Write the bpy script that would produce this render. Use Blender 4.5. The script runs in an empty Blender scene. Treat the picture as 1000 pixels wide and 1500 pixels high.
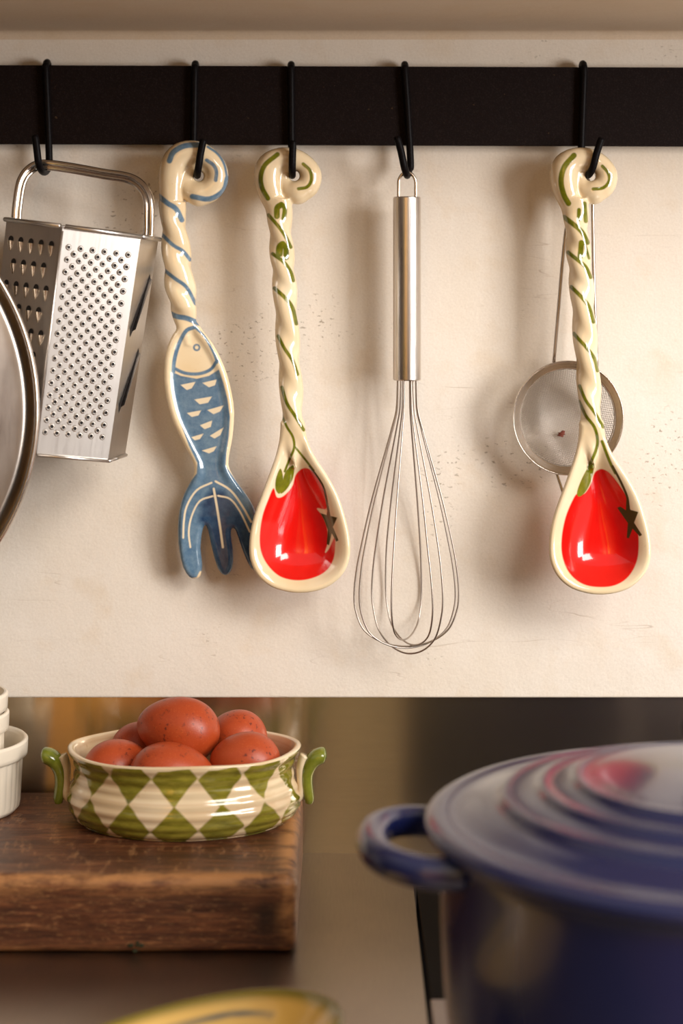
import bpy, bmesh, math, random
import numpy as np
from mathutils import Vector, Matrix
random.seed(4); rng = np.random.RandomState(4)
PI = math.pi
C = bpy.context.scene.collection
sc = bpy.context.scene

# ---------------------------------------------------------------- camera, world, lights, exposure
CAM_D = 1.4; CAM_Z = 0.426; HOR = 400.0; F = 2800.0      # metres from the wall, height over the worktop, horizon row, focal length in pixels
cd = bpy.data.cameras.new('camera'); cam = bpy.data.objects.new('camera', cd); C.objects.link(cam)
cam.location = (0, -CAM_D, CAM_Z); cam.rotation_euler = (PI/2, 0, 0)
cd.sensor_fit = 'HORIZONTAL'; cd.sensor_width = 24; cd.lens = F*24/1000
cd.shift_y = -(750-HOR)/1000
cd.clip_start = 0.02; cd.clip_end = 30
cd.dof.use_dof = True; cd.dof.focus_distance = 1.345; cd.dof.aperture_fstop = 3.6
sc.camera = cam

w = bpy.data.worlds.new('world'); sc.world = w; w.use_nodes = True
w.node_tree.nodes['Background'].inputs[0].default_value = (1.0, 0.87, 0.76, 1)
w.node_tree.nodes['Background'].inputs[1].default_value = 0.36

def area(name, loc, target, sx, sy, power, col):
    d = bpy.data.lights.new(name, 'AREA'); d.shape = 'RECTANGLE'; d.size = sx; d.size_y = sy
    d.energy = power; d.color = col
    o = bpy.data.objects.new(name, d); C.objects.link(o); o.location = loc
    o.rotation_euler = (Vector(target)-Vector(loc)).to_track_quat('-Z', 'Y').to_euler()
    return o
area('window_light', (1.55, -1.25, 0.60), (0.0, 0.0, 0.25), 0.55, 0.95, 28, (1.0, 0.97, 0.945))
area('high_fill_light', (1.6, -2.3, 1.9), (0.0, 0.0, 0.2), 1.2, 1.0, 42, (1.0, 0.95, 0.89))  # added fill standing for soft overhead bounce, no window known there
area('cabinet_fill_light', (-0.1, -1.9, 1.75), (-0.25, -3.1, 0.6), 0.5, 0.3, 52, (1.0, 0.90, 0.78))  # added light that only brightens the cabinets mirrored in the splashback
sc.view_settings.view_transform = 'Standard'
sc.view_settings.look = 'None'
sc.view_settings.gamma = 1
sc.view_settings.use_curve_mapping = False
sc.view_settings.exposure = 0.41

# ---------------------------------------------------------------- placing helpers
def P(px, py, Y):
    d = CAM_D + Y
    return Vector(((px-500)*d/F, Y, CAM_Z-(py-HOR)*d/F))
def S(Y): return (CAM_D+Y)/F           # metres per pixel at depth Y
def srgb(r, g, b):
    f = lambda c: (c/255/12.92) if c/255 <= 0.04045 else ((c/255+0.055)/1.055)**2.4
    return (f(r), f(g), f(b), 1)

# ---------------------------------------------------------------- object helpers
def tag(o, label=None, cat=None, group=None, kind=None):
    if label: o['label'] = label
    if cat: o['category'] = cat
    if group: o['group'] = group
    if kind: o['kind'] = kind
    return o
def empty(name, loc=(0,0,0), label=None, cat=None, group=None):
    o = bpy.data.objects.new(name, None); C.objects.link(o); o.location = loc
    o.empty_display_size = 0.01
    return tag(o, label, cat, group)
def finish(name, me, mats, parent=None, smooth=True, loc=None):
    if not isinstance(mats, (list, tuple)): mats = [mats]
    for m in mats: me.materials.append(m)
    if smooth: me.shade_smooth()
    o = bpy.data.objects.new(name, me); C.objects.link(o)
    if parent: o.parent = parent
    if loc is not None: o.location = loc
    return o
def from_bm(name, bm, mats, parent=None, smooth=True, loc=None):
    bmesh.ops.recalc_face_normals(bm, faces=bm.faces[:])
    me = bpy.data.meshes.new(name); bm.to_mesh(me); bm.free()
    o = finish(name, me, mats, parent, smooth, loc)
    return o
def sharp(o, ang=40):
    me = o.data
    bm = bmesh.new(); bm.from_mesh(me)
    for e in bm.edges:
        if len(e.link_faces) == 2 and e.calc_face_angle(0) > math.radians(ang): e.smooth = False
    bm.to_mesh(me); bm.free(); return o
def box(bm, a, b, bev=0.0, seg=3, mi=0):
    r = bmesh.ops.create_cube(bm, size=1)
    vs = r['verts']
    c = [(a[i]+b[i])/2 for i in range(3)]; s = [abs(b[i]-a[i]) for i in range(3)]
    for v in vs: v.co = Vector((c[0]+v.co.x*s[0], c[1]+v.co.y*s[1], c[2]+v.co.z*s[2]))
    fs = {f for v in vs for f in v.link_faces}
    for f in fs: f.material_index = mi
    if bev: bmesh.ops.bevel(bm, geom=list({e for v in vs for e in v.link_edges}), offset=bev, segments=seg, profile=0.5, affect='EDGES')
def spline(pts, n=8):
    p = [Vector(q) for q in pts]
    p = [p[0]*2-p[1]] + p + [p[-1]*2-p[-2]]
    out = []
    for i in range(1, len(p)-2):
        for k in range(n):
            t = k/n
            a, b, c, d = p[i-1], p[i], p[i+1], p[i+2]
            out.append(0.5*((2*b)+(c-a)*t+(2*a-5*b+4*c-d)*t*t+(3*b-a-3*c+d)*t**3))
    out.append(p[-2]); return out
def tube(bm, pts, r, n=10, closed=False, flat=1.0, mi=0, up=None):
    """sweep of a round (or flattened) section; r is a number or a list"""
    N = len(pts); rs = r if isinstance(r, (list, tuple)) else [r]*N
    rings = []; nrm = None
    for i in range(N):
        if closed: t = (pts[(i+1) % N]-pts[i-1]).normalized()
        else: t = (pts[min(i+1, N-1)]-pts[max(i-1, 0)]).normalized()
        if nrm is None:
            a = Vector(up) if up else (Vector((0, 1, 0)) if abs(t.y) < .9 else Vector((1, 0, 0)))
            nrm = (a-t*a.dot(t)).normalized()
        else: nrm = (nrm-t*nrm.dot(t)).normalized()
        bn = t.cross(nrm)
        rings.append([bm.verts.new(pts[i]+nrm*(math.cos(2*PI*k/n)*rs[i]*flat)+bn*(math.sin(2*PI*k/n)*rs[i])) for k in range(n)])
    M = N if closed else N-1
    for i in range(M):
        A = rings[i]; B = rings[(i+1) % N]
        for k in range(n):
            f = bm.faces.new((A[k], A[(k+1) % n], B[(k+1) % n], B[k])); f.material_index = mi
    if not closed:
        for R in (rings[0][::-1], rings[-1]):
            f = bm.faces.new(R); f.material_index = mi
def lathe(bm, prof, n=96, ex=1.0, ey=1.0, mod=None, mi=0):
    """prof: (r, z); r = 0 makes a pole"""
    rings = []
    for (r, z) in prof:
        if r <= 1e-7: rings.append([bm.verts.new((0, 0, z))]); continue
        R = []
        for k in range(n):
            a = 2*PI*k/n; rr = r*(mod(a, r, z) if mod else 1)
            R.append(bm.verts.new((rr*ex*math.cos(a), rr*ey*math.sin(a), z)))
        rings.append(R)
    for A, B in zip(rings[:-1], rings[1:]):
        for k in range(n):
            k2 = (k+1) % n
            if len(A) == 1 and len(B) == 1: continue
            if len(A) == 1: f = bm.faces.new((A[0], B[k2], B[k]))
            elif len(B) == 1: f = bm.faces.new((A[k], A[k2], B[0]))
            else: f = bm.faces.new((A[k], A[k2], B[k2], B[k]))
            f.material_index = mi
def smooth_prof(pts, n=5):
    return [(max(0, v.x), v.y) for v in spline([(a, b, 0) for a, b in pts], n)]

# ---------------------------------------------------------------- distance fields and surface nets for the ceramics
def seg_d(x, z, pts, closed=False):
    """distance to a polyline in 2D"""
    pts = [(float(a), float(b)) for a, b in pts]
    if closed: pts = pts+[pts[0]]
    d = np.full(np.shape(x), 1e9, dtype=np.float32)
    for (ax, az), (bx, bz) in zip(pts[:-1], pts[1:]):
        dx, dz = bx-ax, bz-az; L = dx*dx+dz*dz+1e-12
        t = np.clip(((x-ax)*dx+(z-az)*dz)/L, 0, 1)
        d = np.minimum(d, (x-ax-t*dx)**2+(z-az-t*dz)**2)
    return np.sqrt(d)
def poly_d(x, z, pts):
    """signed distance, negative inside"""
    d = seg_d(x, z, pts, True); ins = np.zeros(np.shape(x), dtype=bool); n = len(pts)
    for i in range(n):
        ax, az = pts[i]; bx, bz = pts[(i+1) % n]
        if az == bz: continue
        ins ^= ((az > z) != (bz > z)) & (x < (bx-ax)*(z-az)/(bz-az)+ax)
    return np.where(ins, -d, d)
def smin(a, b, k):
    h = np.clip(0.5+0.5*(b-a)/k, 0, 1)
    return b*(1-h)+a*h-k*h*(1-h)
def sp2(pts, n=5): return [(v.x, v.y) for v in spline([(a, b, 0) for a, b in pts], n)]
def tube_d(x, y, z, path):
    """path of (x, z, r, y)"""
    d = np.full(x.shape, 1e9, dtype=np.float32)
    for (ax, az, ar, ay), (bx, bz, br, by) in zip(path[:-1], path[1:]):
        dx, dz, dy = bx-ax, bz-az, by-ay; L = dx*dx+dz*dz+dy*dy+1e-9
        t = np.clip(((x-ax)*dx+(z-az)*dz+(y-ay)*dy)/L, 0, 1)
        q = np.sqrt((x-ax-t*dx)**2+(z-az-t*dz)**2+(y-ay-t*dy)**2)-(ar+(br-ar)*t)
        d = np.minimum(d, q)
    return d
def surface_nets(vol, org, h):
    ins = vol < 0
    nx, ny, nz = vol.shape
    cnt = np.zeros((nx-1, ny-1, nz-1), np.int8)
    for i in (0, 1):
        for j in (0, 1):
            for k in (0, 1): cnt += ins[i:nx-1+i, j:ny-1+j, k:nz-1+k]
    act = np.argwhere((cnt > 0) & (cnt < 8))
    idx = np.full(cnt.shape, -1, np.int64); idx[tuple(act.T)] = np.arange(len(act))
    acc = np.zeros((len(act), 3)); num = np.zeros(len(act))
    cor = [(i, j, k) for i in (0, 1) for j in (0, 1) for k in (0, 1)]
    for a in cor:
        for ax in range(3):
            if a[ax]: continue
            b = list(a); b[ax] = 1
            va = vol[tuple((act+a).T)]; vb = vol[tuple((act+b).T)]
            m = (va < 0) != (vb < 0)
            t = np.where(m, va/np.where(va == vb, 1, va-vb), 0)
            p = np.tile(np.array(a, float), (len(act), 1)); p[:, ax] = t
            acc += p*m[:, None]; num += m
    verts = (act+acc/num[:, None])*h+np.array(org)
    quads = []
    for ax in range(3):
        u, v = (ax+1) % 3, (ax+2) % 3
        s0 = [slice(None)]*3; s1 = [slice(None)]*3
        s0[ax] = slice(0, -1); s1[ax] = slice(1, None)
        A = ins[tuple(s0)]; B = ins[tuple(s1)]
        e = np.argwhere(A != B)
        e = e[(e[:, u] > 0) & (e[:, v] > 0) & (e[:, u] < vol.shape[u]-1) & (e[:, v] < vol.shape[v]-1)]
        fl = A[tuple(e.T)]
        c = []
        for du, dv in ((1, 1), (0, 1), (0, 0), (1, 0)):
            q = e.copy(); q[:, u] -= du; q[:, v] -= dv; c.append(idx[tuple(q.T)])
        Q = np.stack(c, 1); Q[~fl] = Q[~fl][:, ::-1]
        quads.append(Q)
    Q = np.concatenate(quads); Q = Q[(Q >= 0).all(1)]
    return verts, Q
def net_object(name, verts, quads, mats, parent=None):
    me = bpy.data.meshes.new(name)
    me.vertices.add(len(verts)); me.vertices.foreach_set('co', verts.astype(np.float32).ravel())
    me.loops.add(quads.size); me.loops.foreach_set('vertex_index', quads.ravel().astype(np.int32))
    me.polygons.add(len(quads)); me.polygons.foreach_set('loop_start', np.arange(0, quads.size, 4, dtype=np.int32))
    me.update(calc_edges=True); me.validate()
    return finish(name, me, mats, parent)
def relax(verts, quads, it=2):
    n = len(verts)
    for _ in range(it):
        s = np.zeros_like(verts); c = np.zeros(n)
        for a, b in ((0, 1), (1, 2), (2, 3), (3, 0)):
            for i, j in ((a, b), (b, a)):
                for ax in range(3): s[:, ax] += np.bincount(quads[:, i], verts[quads[:, j], ax], n)
                c += np.bincount(quads[:, i], minlength=n)
        verts = verts*0.4+0.6*s/np.maximum(c, 1)[:, None]
    return verts
def attr(o, name, vals):
    a = o.data.attributes.new(name, 'FLOAT', 'POINT'); a.data.foreach_set('value', np.asarray(vals, np.float32))
def proj(verts, mw):
    """photo coordinates of vertices, used once to lay the painted pattern on the glaze"""
    M = np.array(mw); v = verts @ M[:3, :3].T+M[:3, 3]
    d = CAM_D+v[:, 1]
    return 500+v[:, 0]*F/d, HOR+(CAM_Z-v[:, 2])*F/d

# ---------------------------------------------------------------- materials
class N:
    def __init__(s, name):
        s.m = bpy.data.materials.new(name); s.m.use_nodes = True; s.t = s.m.node_tree
        s.b = s.t.nodes['Principled BSDF']; s.tc = None
    def n(s, ty, ins=None, **kw):
        q = s.t.nodes.new(ty)
        for k, v in kw.items(): setattr(q, k, v)
        for k, v in (ins or {}).items():
            if isinstance(v, bpy.types.NodeSocket): s.t.links.new(v, q.inputs[k])
            else: q.inputs[k].default_value = v
        return q
    def set(s, **kw):
        for k, v in kw.items():
            k = k.replace('_', ' ')
            if isinstance(v, bpy.types.NodeSocket): s.t.links.new(v, s.b.inputs[k])
            else: s.b.inputs[k].default_value = v
        return s
    def co(s, scale=(1, 1, 1), rot=(0, 0, 0)):
        if not s.tc: s.tc = s.n('ShaderNodeTexCoord')
        return s.n('ShaderNodeMapping', {'Vector': s.tc.outputs['Object'], 'Scale': scale, 'Rotation': rot}).outputs[0]
    def noise(s, scale, detail=3, rough=.5, v=None, dist=0):
        return s.n('ShaderNodeTexNoise', {'Vector': v if v is not None else s.co(), 'Scale': scale, 'Detail': detail, 'Roughness': rough, 'Distortion': dist}).outputs[0]
    def ramp(s, fac, stops):
        r = s.n('ShaderNodeValToRGB', {'Fac': fac}); cr = r.color_ramp
        while len(cr.elements) < len(stops): cr.elements.new(0.5)
        for e, (p, c) in zip(cr.elements, stops):
            e.position = p; e.color = c if isinstance(c, tuple) else (c, c, c, 1)
        return r.outputs[0]
    def mix(s, f, a, b, blend='MIX'):
        q = s.n('ShaderNodeMix', data_type='RGBA', blend_type=blend)
        for i, v in ((0, f), (6, a), (7, b)):
            if isinstance(v, bpy.types.NodeSocket): s.t.links.new(v, q.inputs[i])
            else: q.inputs[i].default_value = v
        return q.outputs[2]
    def math(s, op, a, b=0.0):
        q = s.n('ShaderNodeMath', operation=op)
        for i, v in ((0, a), (1, b)):
            if isinstance(v, bpy.types.NodeSocket): s.t.links.new(v, q.inputs[i])
            else: q.inputs[i].default_value = v
        return q.outputs[0]
    def bump(s, h, strength=.2, dist=.001, normal=None):
        i = {'Height': h, 'Strength': strength, 'Distance': dist}
        if normal is not None: i['Normal'] = normal
        return s.n('ShaderNodeBump', i).outputs[0]
    def attr(s, name): return s.n('ShaderNodeAttribute', attribute_name=name).outputs['Fac']
    def layer(s, base, name, col, soft=0.6, off=0.0):
        """paint col where attribute name (signed distance in pixels of 0.5 mm) is below zero"""
        d = s.n('ShaderNodeMapRange', {'Value': s.attr(name), 'From Min': soft+off, 'From Max': -soft+off})
        d.clamp = True
        return s.mix(d.outputs[0], base, col)

def plain(name, col, rough=.5, metal=0.0, **kw):
    k = N(name); nz = k.noise(60, 3)
    c = k.mix(k.ramp(nz, [(.3, 0.0), (.7, 1.0)]), tuple(x*.9 for x in col[:3])+(1,), tuple(min(1, x*1.08) for x in col[:3])+(1,))
    k.set(Base_Color=c, Roughness=rough, Metallic=metal, **kw); return k.m

def plaster(name, base, bumps=.35, pits=True):
    k = N(name)
    big = k.noise(5, 4, .6); mid = k.noise(24, 4, .6); fine = k.noise(700, 3, .6)
    c = k.mix(k.ramp(big, [(.35, 0.0), (.75, 1.0)]), base, tuple(a*b for a, b in zip(base[:3], (.95, .90, .82)))+(1,))
    c = k.mix(k.math('MULTIPLY', k.ramp(mid, [(.55, 0.0), (.8, 1.0)]), .35), c, srgb(205, 175, 130))
    c = k.mix(k.math('MULTIPLY', k.ramp(fine, [(.35, 1.0), (.6, 0.0)]), .10), c, srgb(150, 120, 90))
    h = k.math('ADD', k.math('MULTIPLY', k.noise(420, 4, .65), .5), k.math('MULTIPLY', k.noise(38, 3, .5), 1.6))
    if pits:
        v = k.co((1, 1, 1.9))
        pn = k.noise(230, 2, .55, v); msk = k.noise(9, 2, .5)
        dd = k.n('ShaderNodeVectorMath', {0: k.n('ShaderNodeVectorMath', {0: k.n('ShaderNodeVectorMath', {0: k.co(), 1: (-.068, 0, .368)}, operation='SUBTRACT').outputs[0], 1: (1, 0, 1.3)}, operation='MULTIPLY').outputs[0]}, operation='LENGTH').outputs['Value']
        near = k.math('MULTIPLY', k.ramp(dd, [(.02, 1.0), (.062, 0.0)]), .2)
        msk = k.math('ADD', msk, near)
        pit = k.math('MULTIPLY', k.ramp(pn, [(.345, 1.0), (.37, 0.0)]), k.ramp(msk, [(.585, 0.0), (.66, 1.0)]))
        wv = k.co((.6, 1, 5.0))
        cr = k.n('ShaderNodeTexVoronoi', {'Vector': k.n('ShaderNodeVectorMath', {0: wv, 1: k.n('ShaderNodeVectorMath', {0: k.n('ShaderNodeTexNoise', {'Vector': wv, 'Scale': 14.0}).outputs['Color'], 'Scale': .12}, operation='SCALE').outputs[0]}, operation='ADD').outputs[0], 'Scale': 7.0}, feature='DISTANCE_TO_EDGE').outputs[0]
        crk = k.math('MULTIPLY', k.ramp(cr, [(0.0, 1.0), (.008, 0.0)]), k.math('MULTIPLY', k.ramp(k.noise(16, 3), [(.54, 0.0), (.64, 1.0)]), .3))
        c = k.mix(k.math('MULTIPLY', pit, .6), c, srgb(112, 92, 62))
        c = k.mix(crk, c, srgb(135, 100, 65))
        h = k.math('SUBTRACT', h, k.math('MULTIPLY', k.math('ADD', pit, crk), 1.2))
    k.set(Base_Color=c, Roughness=.62, Normal=k.bump(h, bumps, .0012)); return k.m
M_wall = plaster('cream_plaster', srgb(228, 220, 209))
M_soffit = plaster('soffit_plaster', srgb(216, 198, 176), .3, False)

def iron(name, col):
    k = N(name); n1 = k.noise(900, 3, .7); n2 = k.noise(60, 3)
    c = k.mix(k.ramp(n1, [(.5, 0.0), (.85, 1.0)]), col, tuple(x*2.2+.006 for x in col[:3])+(1,))
    sp = k.math('MULTIPLY', k.ramp(k.noise(230, 2), [(.74, 0.0), (.78, 1.0)]), k.ramp(k.noise(12, 2), [(.5, 0.0), (.6, 1.0)]))
    c = k.mix(k.math('MULTIPLY', sp, .5), c, srgb(110, 85, 60))
    k.set(Base_Color=c, Roughness=.55, Metallic=0.0, Normal=k.bump(n1, .35, .0004), Specular_IOR_Level=.06); return k.m
M_rail = iron('black_iron', srgb(24, 17, 16)); M_hook = iron('black_coated_wire', srgb(14, 11, 12))
M_hook.node_tree.nodes['Principled BSDF'].inputs['Roughness'].default_value = .4

def steel(name, col, rough, stretch=(1, 1, 1), sc_=300, amp=.12, bmp=.08, smudge=.3):
    k = N(name); br = k.noise(sc_, 3, .6, k.co(stretch)); sm = k.noise(22, 4, .6)
    c = k.mix(k.math('MULTIPLY', k.ramp(sm, [(.4, 0.0), (.7, 1.0)]), smudge), col, tuple(x*.7 for x in col[:3])+(1,))
    c = k.mix(k.math('MULTIPLY', br, .35), c, tuple(x*.72 for x in col[:3])+(1,))
    r = k.math('ADD', k.math('MULTIPLY', br, amp), rough)
    k.set(Base_Color=c, Metallic=1.0, Roughness=r, Normal=k.bump(br, bmp, .0003)); return k
st = (.74, .67, .60, 1)
M_steel = steel('bright_steel', st, .16).m
M_wire = steel('whisk_steel', (.50, .44, .39, 1), .25).m
M_mesh = steel('strainer_mesh_steel', (.62, .56, .50, 1), .3).m
M_hand = steel('brushed_handle_steel', (.72, .66, .60, 1), .2, (1, 1, .02), 900, .2, .25).m
M_grat = steel('grater_steel', (.66, .62, .58, 1), .27, (1, 1, .05), 500, .12, .06).m
M_gratd = steel('tooth_steel', (.72, .62, .5, 1), .18).m
M_lid = steel('lid_steel', (.62, .56, .50, 1), .26, (1, 1, .15), 120, .2, .12, .7).m
kk = steel('backsplash_steel', (.58, .50, .40, 1), .20, (.05, 1, 1), 900, .03, .0, .15)
kk.set(Anisotropic=.98, Tangent=kk.n('ShaderNodeCombineXYZ', {0: 0.0, 1: 0.0, 2: 1.0}).outputs[0]); M_splash = kk.m
kk = steel('worktop_steel', (.42, .355, .30, 1), .26, (1, .06, 1), 700, .12, .2, .2)
M_top = kk.m
M_dark = plain('dark_hole_fill', srgb(22, 15, 13), .7)  # dark colour stands in for shade inside the grater's holes
M_black = plain('black_glass', srgb(20, 15, 15), .5, Specular_IOR_Level=.04)
M_grey = steel('hob_frame_steel', (.42, .37, .36, 1), .35).m

def glaze(name):
    k = N(name)
    v = k.noise(30, 3); sp = k.noise(260, 2)
    base = k.mix(k.ramp(v, [(.3, 0.0), (.7, 1.0)]), srgb(233, 214, 180), srgb(224, 199, 158))
    base = k.mix(k.math('MULTIPLY', k.ramp(sp, [(.7, 0.0), (.78, 1.0)]), .25), base, srgb(170, 130, 80))
    return k, base
def glaze_end(k, col):
    k.set(Base_Color=col, Roughness=.13, Coat_Weight=.6, Coat_Roughness=.05, Specular_IOR_Level=.55,
          Subsurface_Weight=.0, Normal=k.bump(k.noise(45, 2), .12, .0015)); return k.m
k, c = glaze('spoon_glaze')
br = k.noise(150, 3, .6)
green = k.mix(k.ramp(br, [(.3, 0.0), (.7, 1.0)]), srgb(120, 120, 20), srgb(84, 90, 14))
red = k.mix(k.ramp(k.noise(28, 3), [(.35, 0.0), (.7, 1.0)]), srgb(226, 22, 14), srgb(196, 12, 10))
c = k.layer(c, 'red', red, 1.0); c = k.layer(c, 'green', green, .8); c = k.layer(c, 'dark', srgb(74, 58, 22), .7)
M_spoon = glaze_end(k, c)
k, c = glaze('fish_glaze')
br = k.noise(170, 4, .7)
blue = k.mix(k.ramp(br, [(.3, 0.0), (.7, 1.0)]), srgb(112, 136, 152), srgb(76, 106, 132))
deep = k.mix(k.ramp(br, [(.3, 0.0), (.7, 1.0)]), srgb(56, 82, 108), srgb(30, 52, 82))
c = k.layer(c, 'blue', blue, .9); c = k.layer(c, 'deep', deep, 5.0); c = k.layer(c, 'cut', srgb(226, 208, 176), .7)
M_fish = glaze_end(k, c)
k, c = glaze('bowl_glaze')
br = k.noise(70, 4, .6, k.co((1, 1, 4)))
green = k.mix(k.ramp(br, [(.3, 0.0), (.7, 1.0)]), srgb(152, 142, 52), srgb(104, 98, 24))
stri = k.mix(k.ramp(k.noise(9, 2, .5, k.co((.2, .2, 26))), [(.45, 0.0), (.6, .5)]), c, srgb(205, 170, 130))
c = k.layer(stri, 'green', green, .0006)
M_bowl = glaze_end(k, c)
k = N('handle_glaze'); br = k.noise(80, 4, .6)
k.set(Base_Color=k.mix(k.ramp(br, [(.3, 0.0), (.7, 1.0)]), srgb(138, 140, 48), srgb(92, 104, 26)), Roughness=.14, Coat_Weight=.5, Coat_Roughness=.05)
M_ear = k.m
k, c = glaze('handle_root_glaze'); M_root = glaze_end(k, c)
k = N('platter_glaze')
c = k.mix(k.ramp(k.noise(14, 3), [(.35, 0.0), (.7, 1.0)]), srgb(208, 172, 98), srgb(190, 148, 70))
c = k.layer(c, 'rim', srgb(108, 94, 28), .0016); c = k.layer(c, 'stroke', srgb(62, 74, 78), .0012)
k.set(Base_Color=c, Roughness=.16, Coat_Weight=.4); M_platter = k.m
k = N('white_porcelain')
k.set(Base_Color=k.mix(k.noise(20, 3), srgb(236, 226, 208), srgb(226, 214, 194)), Roughness=.28, Coat_Weight=.2); M_porc = k.m
# eggs
k = N('brown_eggshell')
oi = k.n('ShaderNodeObjectInfo').outputs['Random']
c = k.mix(k.noise(40, 4, .7), srgb(178, 72, 28), srgb(142, 49, 19))
c = k.mix(k.math('MULTIPLY', oi, .5), c, srgb(190, 84, 46))
sp = k.math('MULTIPLY', k.ramp(k.noise(330, 2, .6), [(.60, 0.0), (.64, 1.0)]), k.ramp(k.noise(45, 2), [(.45, 0.0), (.6, 1.0)]))
c = k.mix(k.math('MULTIPLY', sp, .8), c, srgb(92, 34, 24))
c = k.mix(k.math('MULTIPLY', k.ramp(k.noise(900, 2), [(.6, 0.0), (.7, 1.0)]), .25), c, srgb(214, 118, 66))
k.set(Base_Color=c, Roughness=.38, Specular_IOR_Level=.42, Normal=k.bump(k.noise(1100, 2), .18, .0004), Subsurface_Weight=.05, Subsurface_Radius=(.004, .002, .001)); M_egg = k.m
# wood
k = N('old_chopping_block_wood')
v = k.co((1.0, 6.0, 11.0)); g1 = k.noise(16, 6, .65, v, .6); g2 = k.noise(90, 5, .7, k.co((.5, 5, 6)), .2)
c = k.ramp(g1, [(.25, srgb(48, 24, 15)), (.42, srgb(82, 45, 27)), (.58, srgb(112, 66, 40)), (.78, srgb(156, 104, 64))])
c = k.mix(k.math('MULTIPLY', k.ramp(g2, [(.42, 1.0), (.56, 0.0)]), .75), c, srgb(58, 30, 18))
c = k.mix(k.math('MULTIPLY', k.ramp(k.noise(150, 5, .75, k.co((1, .25, 3), (0, 0, .5))), [(.54, 0.0), (.66, 1.0)]), .4), c, srgb(186, 136, 90))
tc = k.n('ShaderNodeSeparateXYZ', {0: k.co()})
edge = k.n('ShaderNodeMapRange', {'Value': k.attr('worn'), 'From Min': 0.0, 'From Max': 1.0}).outputs[0]
c = k.mix(k.math('MULTIPLY', edge, k.math('MULTIPLY', k.ramp(k.noise(30, 4, .6, k.co((1, 2, 3))), [(.38, 0.0), (.58, 1.0)]), .95)), c, srgb(190, 134, 82))
c = k.mix(k.math('MULTIPLY', k.attr('burn'), .95), c, srgb(34, 20, 16))
k.set(Base_Color=c, Roughness=.42, Specular_IOR_Level=.42, Normal=k.bump(k.math('ADD', g1, k.math('MULTIPLY', g2, .6)), .5, .0015)); M_wood = k.m
# enamel
k = N('blue_enamel')
k.set(Base_Color=k.mix(k.noise(6, 2), srgb(26, 33, 78), srgb(20, 26, 66)), Roughness=.24, Coat_Weight=.4, Coat_Roughness=.10, Normal=k.bump(k.noise(300, 2), .03, .0005)); M_enam = k.m
M_crumb = plain('dried_red_crumb', srgb(110, 50, 34), .8); M_leafs = plain('green_scrap', srgb(36, 42, 14), .7)
M_c_dark = plain('dark_brown_paint', srgb(56, 42, 40), .5); M_c_olive = plain('olive_paint', srgb(130, 116, 72), .5)
M_c_ochre = plain('ochre_wood', srgb(236, 172, 74), .5); M_c_red = plain('brown_red_paint', srgb(98, 50, 42), .5)
M_floor = plain('floor_clay', srgb(120, 96, 76), .6); M_back = plain('far_wall_paint', srgb(196, 172, 140), .8)

# ---------------------------------------------------------------- setting
def struct(name, bm, m, smooth=False):
    return tag(from_bm(name, bm, m, None, smooth), kind='structure')
WALL_B = P(0, 1022, 0).z; SOF = P(0, 46, 0).z
bm = bmesh.new(); box(bm, (-1.3, 0, WALL_B), (1.3, .03, SOF+.02), .0012, 2)
struct('wall_back', bm, M_wall)
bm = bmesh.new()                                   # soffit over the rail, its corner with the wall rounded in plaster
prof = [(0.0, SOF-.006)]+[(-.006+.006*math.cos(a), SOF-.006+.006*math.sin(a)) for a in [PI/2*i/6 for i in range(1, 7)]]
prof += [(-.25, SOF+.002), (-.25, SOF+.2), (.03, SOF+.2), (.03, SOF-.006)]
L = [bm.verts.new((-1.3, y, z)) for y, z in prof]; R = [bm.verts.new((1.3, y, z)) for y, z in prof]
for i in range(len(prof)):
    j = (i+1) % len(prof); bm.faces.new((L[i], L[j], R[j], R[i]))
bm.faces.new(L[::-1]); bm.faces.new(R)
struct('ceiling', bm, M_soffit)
bm = bmesh.new(); box(bm, (-1.3, .004, -.02), (1.3, .028, WALL_B), 0)
struct('trim_1', bm, M_splash)                     # brushed steel splashback
bm = bmesh.new()                                   # worktop with the hob let into it
HX = .0487; HY = -.062
pts = [(-1.3, .004), (1.3, .004), (1.3, HY), (HX+.004, HY), (HX, HY-.004), (HX, -.66), (-1.3, -.66)]
T = [bm.verts.new((x, y, 0)) for x, y in pts]; B = [bm.verts.new((x, y, -.035)) for x, y in pts]
bm.faces.new(T); bm.faces.new(B[::-1])
for i in range(len(pts)):
    j = (i+1) % len(pts); bm.faces.new((T[i], B[i], B[j], T[j]))
bmesh.ops.bevel(bm, geom=[e for e in bm.edges if abs(e.verts[0].co.z) < 1e-6 and abs(e.verts[1].co.z) < 1e-6 and min(e.verts[0].co.y, e.verts[1].co.y) < -.01], offset=.0012, segments=2, affect='EDGES')
top = from_bm('worktop', bm, M_top, None, False)
tag(top, 'brushed stainless steel worktop under the chopping block', 'worktop')
hob = empty('hob', (.3, -.35, -.002), 'dark hob let into the steel worktop under the blue pot', 'hob')
def part(name, bm, m, root, smooth=True):
    """mesh given in world coordinates, parented to its thing"""
    bmesh.ops.translate(bm, verts=bm.verts[:], vec=-Vector(root.location))
    return from_bm(name, bm, m, root, smooth)
bm = bmesh.new(); box(bm, (HX+.0035, -.272, -.02), (.62, HY-.004, -.002), .001, 2); part('glass_panel', bm, M_black, hob, False)
bm = bmesh.new(); box(bm, (HX+.0035, -.62, -.02), (.62, -.2725, -.002), .001, 2); part('steel_panel', bm, M_grey, hob, False)
bm = bmesh.new(); box(bm, (HX+.0034, -.62, -.034), (.62, HY-.004, -.0215)); part('tray', bm, M_dark, hob, False)
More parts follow.
